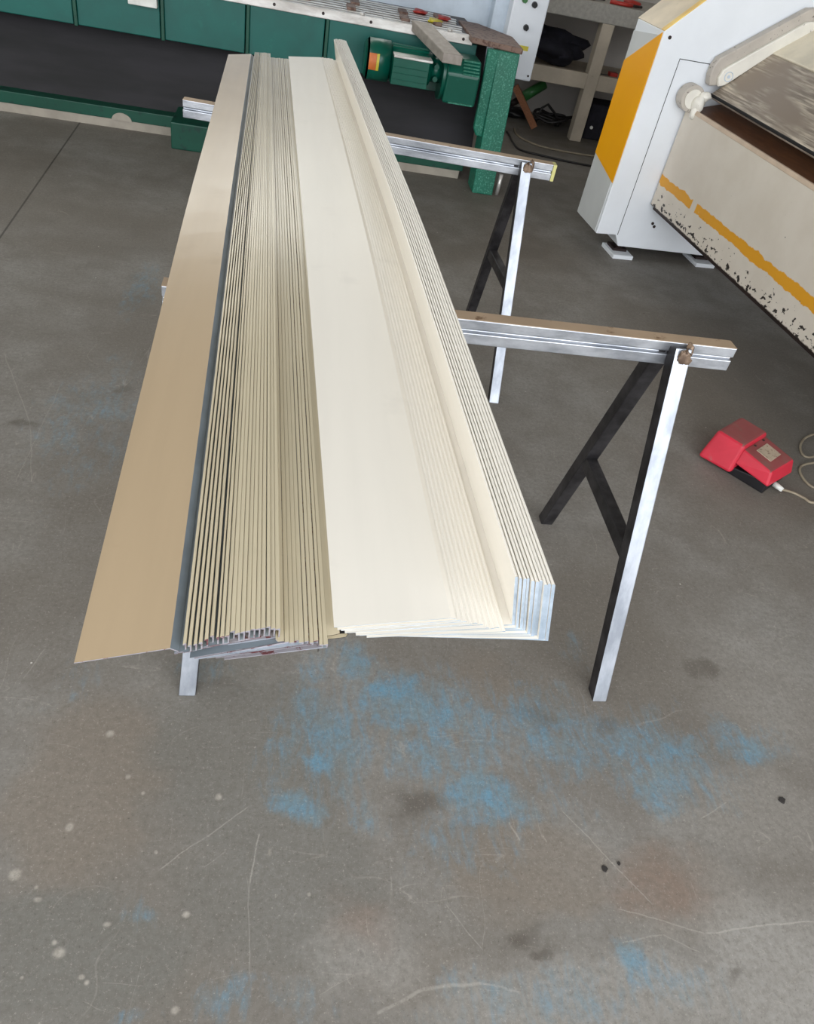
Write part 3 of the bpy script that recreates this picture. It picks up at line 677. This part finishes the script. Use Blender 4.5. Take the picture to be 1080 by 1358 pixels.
# ------------------------------------------------------------------ folding machine, turned a little
TH = .08
fm = thing('folding_machine', 'white and yellow sheet folding machine with scuffed grey apron on the right', 'machine', (1.868, 3.895, 0), TH)
Z0 = (0, 0, 0)
fr = MB().prism([(-.242, .115), (-.242, 1.048), (-.09, 1.19), (.16, 1.425), (1.3, 1.425), (1.3, .05), (-.092, .06), (-.128, .118)], 0, .30, 'y').build('end_frame', 'white_machine', fm, Z0, .004)
MB().prism([(.02, .12), (.30, .12), (.30, 1.0), (.02, 1.03)], -.2447, -.2405, 'x').build('side_sheet', 'grey_side', fm, Z0)
tag(MB().prism([(.0, 1.046), (.0, .376), (.30, .435), (.30, .872)], -.2475, -.2445, 'x').build('side_panel', 'yellow', fm, Z0, .001), 'yellow side panel')
rf = MB()
sl = Vector((.152, 0, .142)).normalized(); nr = Vector((-sl.z, 0, sl.x))
p0, p1 = Vector((-.240, 0, 1.050)), Vector((.158, 0, 1.4235))
def slab(a, b, y0, y1, h): 
    q = MB(); q.hexa([a+Vector((0, y0, 0)), b+Vector((0, y0, 0)), b+Vector((0, y1, 0)), a+Vector((0, y1, 0))], [a+nr*h+Vector((0, y0, 0)), b+nr*h+Vector((0, y0, 0)), b+nr*h+Vector((0, y1, 0)), a+nr*h+Vector((0, y1, 0))]); return q
slab(p0, p1, .03, .30, .004).build('roof_sheet', 'beige_roof', fm, Z0)
tag(slab(p0, p1, .0, .03, .005).build('roof_trim_highlight', 'pale_yellow', fm, Z0), 'pale yellow edge trim with painted highlight')
sm = MB(); sm.box((-.1195, -.0012, .12), (-.1165, .001, .957)); sm.box((-.1195, -.0012, .954), (.40, .001, .957))
sm.build('door_seam', 'gap', fm, Z0)
for x in (-.115, .40):
    f_ = MB(); f_.box((x, -.03, 0), (x+.12, .14, .022)); fo = f_.build('foot', 'white_machine', fm, Z0, .003)
    q = MB(); q.cyl((x+.06, .06, .02), (x+.06, .06, .07), .02, n=12); q.box((x+.02, .03, .022), (x+.1, .12, .036)); q.build('foot_bolt', 'dark_iron', fo, Z0)
LEN = -3.4
ap = MB(); ap.box((0, LEN, .30), (.055, -.012, .765)); ap.box((.012, LEN, .20), (.30, -.05, .30))
MB().box((.0, LEN, .30), (.055, -.012, .762)).build('apron', 'apron', fm, Z0, .003)
MB().box((.055, LEN, .34), (.5, -.02, .70)).build('lower_beam', 'grey_side', fm, Z0, .004)
MB().box((.012, LEN, .283), (.09, -.03, .30)).build('apron_lower_edge', 'dark_iron', fm, Z0)
MB().hexa([(-.002, LEN, .757), (.014, LEN, .757), (.014, -.05, .757), (-.002, -.05, .757)], [(.0, LEN, .775), (.014, LEN, .775), (.014, -.05, .775), (.0, -.05, .775)]).build('apron_lip', 'lip', fm, Z0, .002)
MB().hexa([(.014, LEN, .70), (.20, LEN, .70), (.20, -.03, .70), (.014, -.03, .70)], [(.016, LEN, .765), (.20, LEN, .815), (.20, -.03, .815), (.016, -.03, .765)]).build('lower_jaw', 'jaw', fm, Z0)
# clamping beam nose: steep brushed steel face, white cover above it
n0, n1 = (.075, .848), (.292, 1.045)
MB().prism([n0, n1, (.34, 1.0), (.13, .815), (.084, .826)], LEN, -.055, 'y').build('clamp_nose', 'nose_steel', fm, Z0, .003)
MB().prism([(.073, .849), (.070, .846), (.078, .834), (.082, .835)], LEN, -.056, 'y').build('nose_gap_shade', 'gap', fm, Z0)  # dark strip added under the nose as the shade of the gap
MB().prism([(.292, 1.05), (.50, 1.20), (.70, 1.36), (.90, 1.36), (.90, .95), (.34, 1.0)], LEN, -.03, 'y').build('upper_cover', 'cover_cream', fm, Z0, .006)
# end bracket of the clamping beam
arm_o = [(.050, .875), (.036, .915), (.036, .955), (.052, .992), (.40, 1.236), (.455, 1.245), (.50, 1.20), (.47, 1.15), (.40, 1.098), (.385, 1.108), (.29, 1.036), (.15, .915), (.11, .885)]
MB().prism(arm_o, -.052, -.006, 'y').build('clamp_bracket', 'bracket', fm, Z0, .006)
arm_i = [(.085, .880), (.072, .915), (.08, .952), (.11, .975), (.40, 1.188), (.455, 1.20), (.475, 1.165), (.40, 1.105), (.29, 1.04), (.15, .918), (.115, .89)]
br = MB().prism(arm_i, -.072, -.050, 'y').build('bracket_plate', 'bracket_white', fm, Z0, .006)
rg = MB(); rg.tube([(.118+.02*math.cos(q), -.073, .928+.02*math.sin(q)) for q in [2*math.pi*i/24 for i in range(25)]], .002, 6); rg.cyl((.118, -.072, .928), (.118, -.075, .928), .007, n=12)
rg.build('pivot_mark', 'blue_grey', br, Z0)
hg = MB().cyl((-.018, -.008, .815), (-.018, -.07, .815), .058, n=36).build('hinge_drum', 'bracket', fm, Z0, .004)
hk = MB(); hk.lump((.01, -.085, .80), (.028, .03, .045), 2, .3); hk.lump((.03, -.085, .835), (.03, .025, .02), 4, .3); hk.lump((.0, -.09, .76), (.016, .02, .03), 7, .3)
hk.build('hinge_knuckle', 'bracket_white', hg, Z0)
MB().cyl((-.018, -.07, .815), (-.018, -.075, .815), .042, n=30).build('hinge_ring', 'bracket_white', hg, Z0)
for (x, z) in ((-.205, 1.03), (.06, .20), (.075, .185)):
    MB().cyl((x, 0, z), (x, -.004, z), .008, n=10).build('screw', 'dark_iron', fm, Z0)
MB().box((.5, LEN, .0), (.9, LEN+.3, 1.36)).build('far_end_frame', 'white_machine', fm, Z0, .004)

# ------------------------------------------------------------------ foot pedal
P0 = Vector((1.508, 2.042, 0)); U, V = Vector((.6, -.8, 0)), Vector((.8, .6, 0))
fp = thing('foot_pedal', 'dusty red foot pedal with raised hood on the concrete floor', 'foot pedal', (1.66, 2.02, 0)); po = fp.location.copy()
def pp(u, v, z): return P0+U*u+V*v+Vector((0, 0, z))
hd = MB()
hd.hexa([pp(-.005, .0, .012), pp(.122, .012, .012), pp(.122, .228, .012), pp(-.005, .228, .012)], [pp(.008, .034, .124), pp(.118, .034, .122), pp(.120, .212, .122), pp(.008, .212, .124)])
hd.mi[1] = 1
hood = hd.build('hood', ['red', 'red_dust'], fp, po, .012, 3)
cv = MB().hexa([pp(.116, .022, .052), pp(.252, .026, .036), pp(.262, .205, .036), pp(.116, .214, .052)], [pp(.114, .040, .108), pp(.238, .034, .090), pp(.246, .196, .090), pp(.114, .206, .108)])
cv.mi[1] = 1
cv.build('cover', ['red', 'red_dust'], fp, po, .008, 3)
MB().hexa([pp(.0, .03, 0), pp(.245, .035, 0), pp(.245, .20, 0), pp(.0, .21, 0)], [pp(.0, .03, .012), pp(.245, .035, .05), pp(.245, .20, .05), pp(.0, .21, .06)]).build('base', 'black', fp, po, .004)
MB().hexa([pp(.145, .085, .103), pp(.205, .085, .094), pp(.205, .165, .094), pp(.145, .165, .103)], [pp(.145, .085, .1062), pp(.205, .085, .0972), pp(.205, .165, .0972), pp(.145, .165, .1062)]).build('label_plate', 'pedal_label', fp, po)
for q in ((.128, .105), (.128, .17)):
    c0 = pp(q[0], q[1], .104); MB().cyl(c0, c0+Vector((0, 0, .004)), .005, n=10).build('screw', 'dark_iron', fp, po)
g = MB().cyl(pp(.25, .10, .022), pp(.285, .10, .018), .011, .008, 14); g.build('cable_gland', 'white_label', fp, po)
def smooth_path(px, z, n=6, fn=None):
    P = [ground(x, y, 0)+Vector((0, 0, z)) for x, y in px]; out = []
    if fn: P = fn+P
    for i in range(len(P)-1):
        a, b, c, d = P[max(i-1, 0)], P[i], P[i+1], P[min(i+2, len(P)-1)]
        for k in range(n):
            t_ = k/n; out.append(.5*((2*b)+(c-a)*t_+(2*a-5*b+4*c-d)*t_*t_+(3*b-a-3*c+d)*t_**3))
    return out+[P[-1]]
pth = smooth_path([(1052, 655), (1066, 662), (1080, 668), (1120, 660), (1140, 625), (1110, 600), (1072, 608), (1061, 596), (1068, 582), (1090, 576), (1125, 580), (1130, 612), (1095, 614), (1068, 617), (1060, 625), (1068, 640), (1085, 650), (1130, 655)], .005, 8, [pp(.28, .10, .018)])
MB().tube(pth, .0045, 8).build('pedal_cable', 'cable_beige', fp, po)

# ------------------------------------------------------------------ cables across the floor, scrap
cb1 = MB().tube(smooth_path([(672, 176), (676, 182), (680, 190), (690, 200), (720, 208), (760, 217), (800, 224), (840, 228)], .008), .007, 8).build('power_cable', 'cable_black', None, tuple(ground(720, 208)))
tag(cb1, 'black power cable crossing the floor from the green leg towards the yellow machine', 'cable')
cb2 = MB().tube(smooth_path([(682, 172), (685, 179), (696, 187), (716, 195), (742, 201), (778, 207), (820, 212)], .007), .007, 8).build('air_hose', 'cable_beige', None, tuple(ground(712, 200)))
tag(cb2, 'thin beige hose curving over the floor before the workbench', 'hose')
for k, (x, y, r, lb) in enumerate([(802, 1153, .006, 'larger of the two neighbouring black scrap flakes on the bare concrete'), (821, 1146, .0038, 'smaller of the two neighbouring black scrap flakes on the bare concrete'), (1037, 1061, .007, 'lone black scrap flake on the concrete at the right edge')]):
    c = ground(x, y); q = MB(); n = 9; random.seed(20+k)
    ring = [(c.x+r*random.uniform(.6, 1.25)*math.cos(2*math.pi*i/n), c.y+r*random.uniform(.7, 1.4)*math.sin(2*math.pi*i/n)) for i in range(n)]
    q.prism(ring, .0002, .0022+.0006*k, 'z'); tag(q.build('scrap_flake', 'chip', None, tuple(c)), lb, 'scrap', 'black scrap flakes on the floor')

# ------------------------------------------------------------------ daylight through the big door behind the photographer
wd_ = bpy.data.worlds.new('daylight'); scn.world = wd_; wd_.use_nodes = True
bgn = wd_.node_tree.nodes['Background']; bgn.inputs[0].default_value = (.93, .965, 1.0, 1); bgn.inputs[1].default_value = 2.4
p2 = bpy.data.lights.new('added_window_portal', 'AREA'); p2.shape = 'RECTANGLE'; p2.size = 4.6; p2.size_y = 1.2; p2.cycles.is_portal = True  # guides sampling through the added back window
p2o = bpy.data.objects.new('added_window_portal', p2); C.objects.link(p2o); p2o.location = (-.7, 7.2, 2.5); p2o.rotation_euler = (math.radians(-90), 0, 0)
p3 = bpy.data.lights.new('added_left_window_portal', 'AREA'); p3.shape = 'RECTANGLE'; p3.size = 2.7; p3.size_y = 3.6; p3.cycles.is_portal = True  # guides sampling through the added left window
p3o = bpy.data.objects.new('added_left_window_portal', p3); C.objects.link(p3o); p3o.location = (-5.25, 2.8, 2.45); p3o.rotation_euler = (0, math.radians(-90), 0)
pl = bpy.data.lights.new('door_portal', 'AREA'); pl.shape = 'RECTANGLE'; pl.size = 9.6; pl.size_y = 4.0; pl.cycles.is_portal = True
po_ = bpy.data.objects.new('door_portal', pl); C.objects.link(po_); po_.location = (.4, DOOR_Y-.1, 2.0); po_.rotation_euler = (math.radians(90), 0, 0)

scn.view_settings.view_transform = 'Standard'; scn.view_settings.look = 'None'; scn.view_settings.gamma = 1; scn.view_settings.exposure = 0.75
scn.view_settings.use_curve_mapping = False
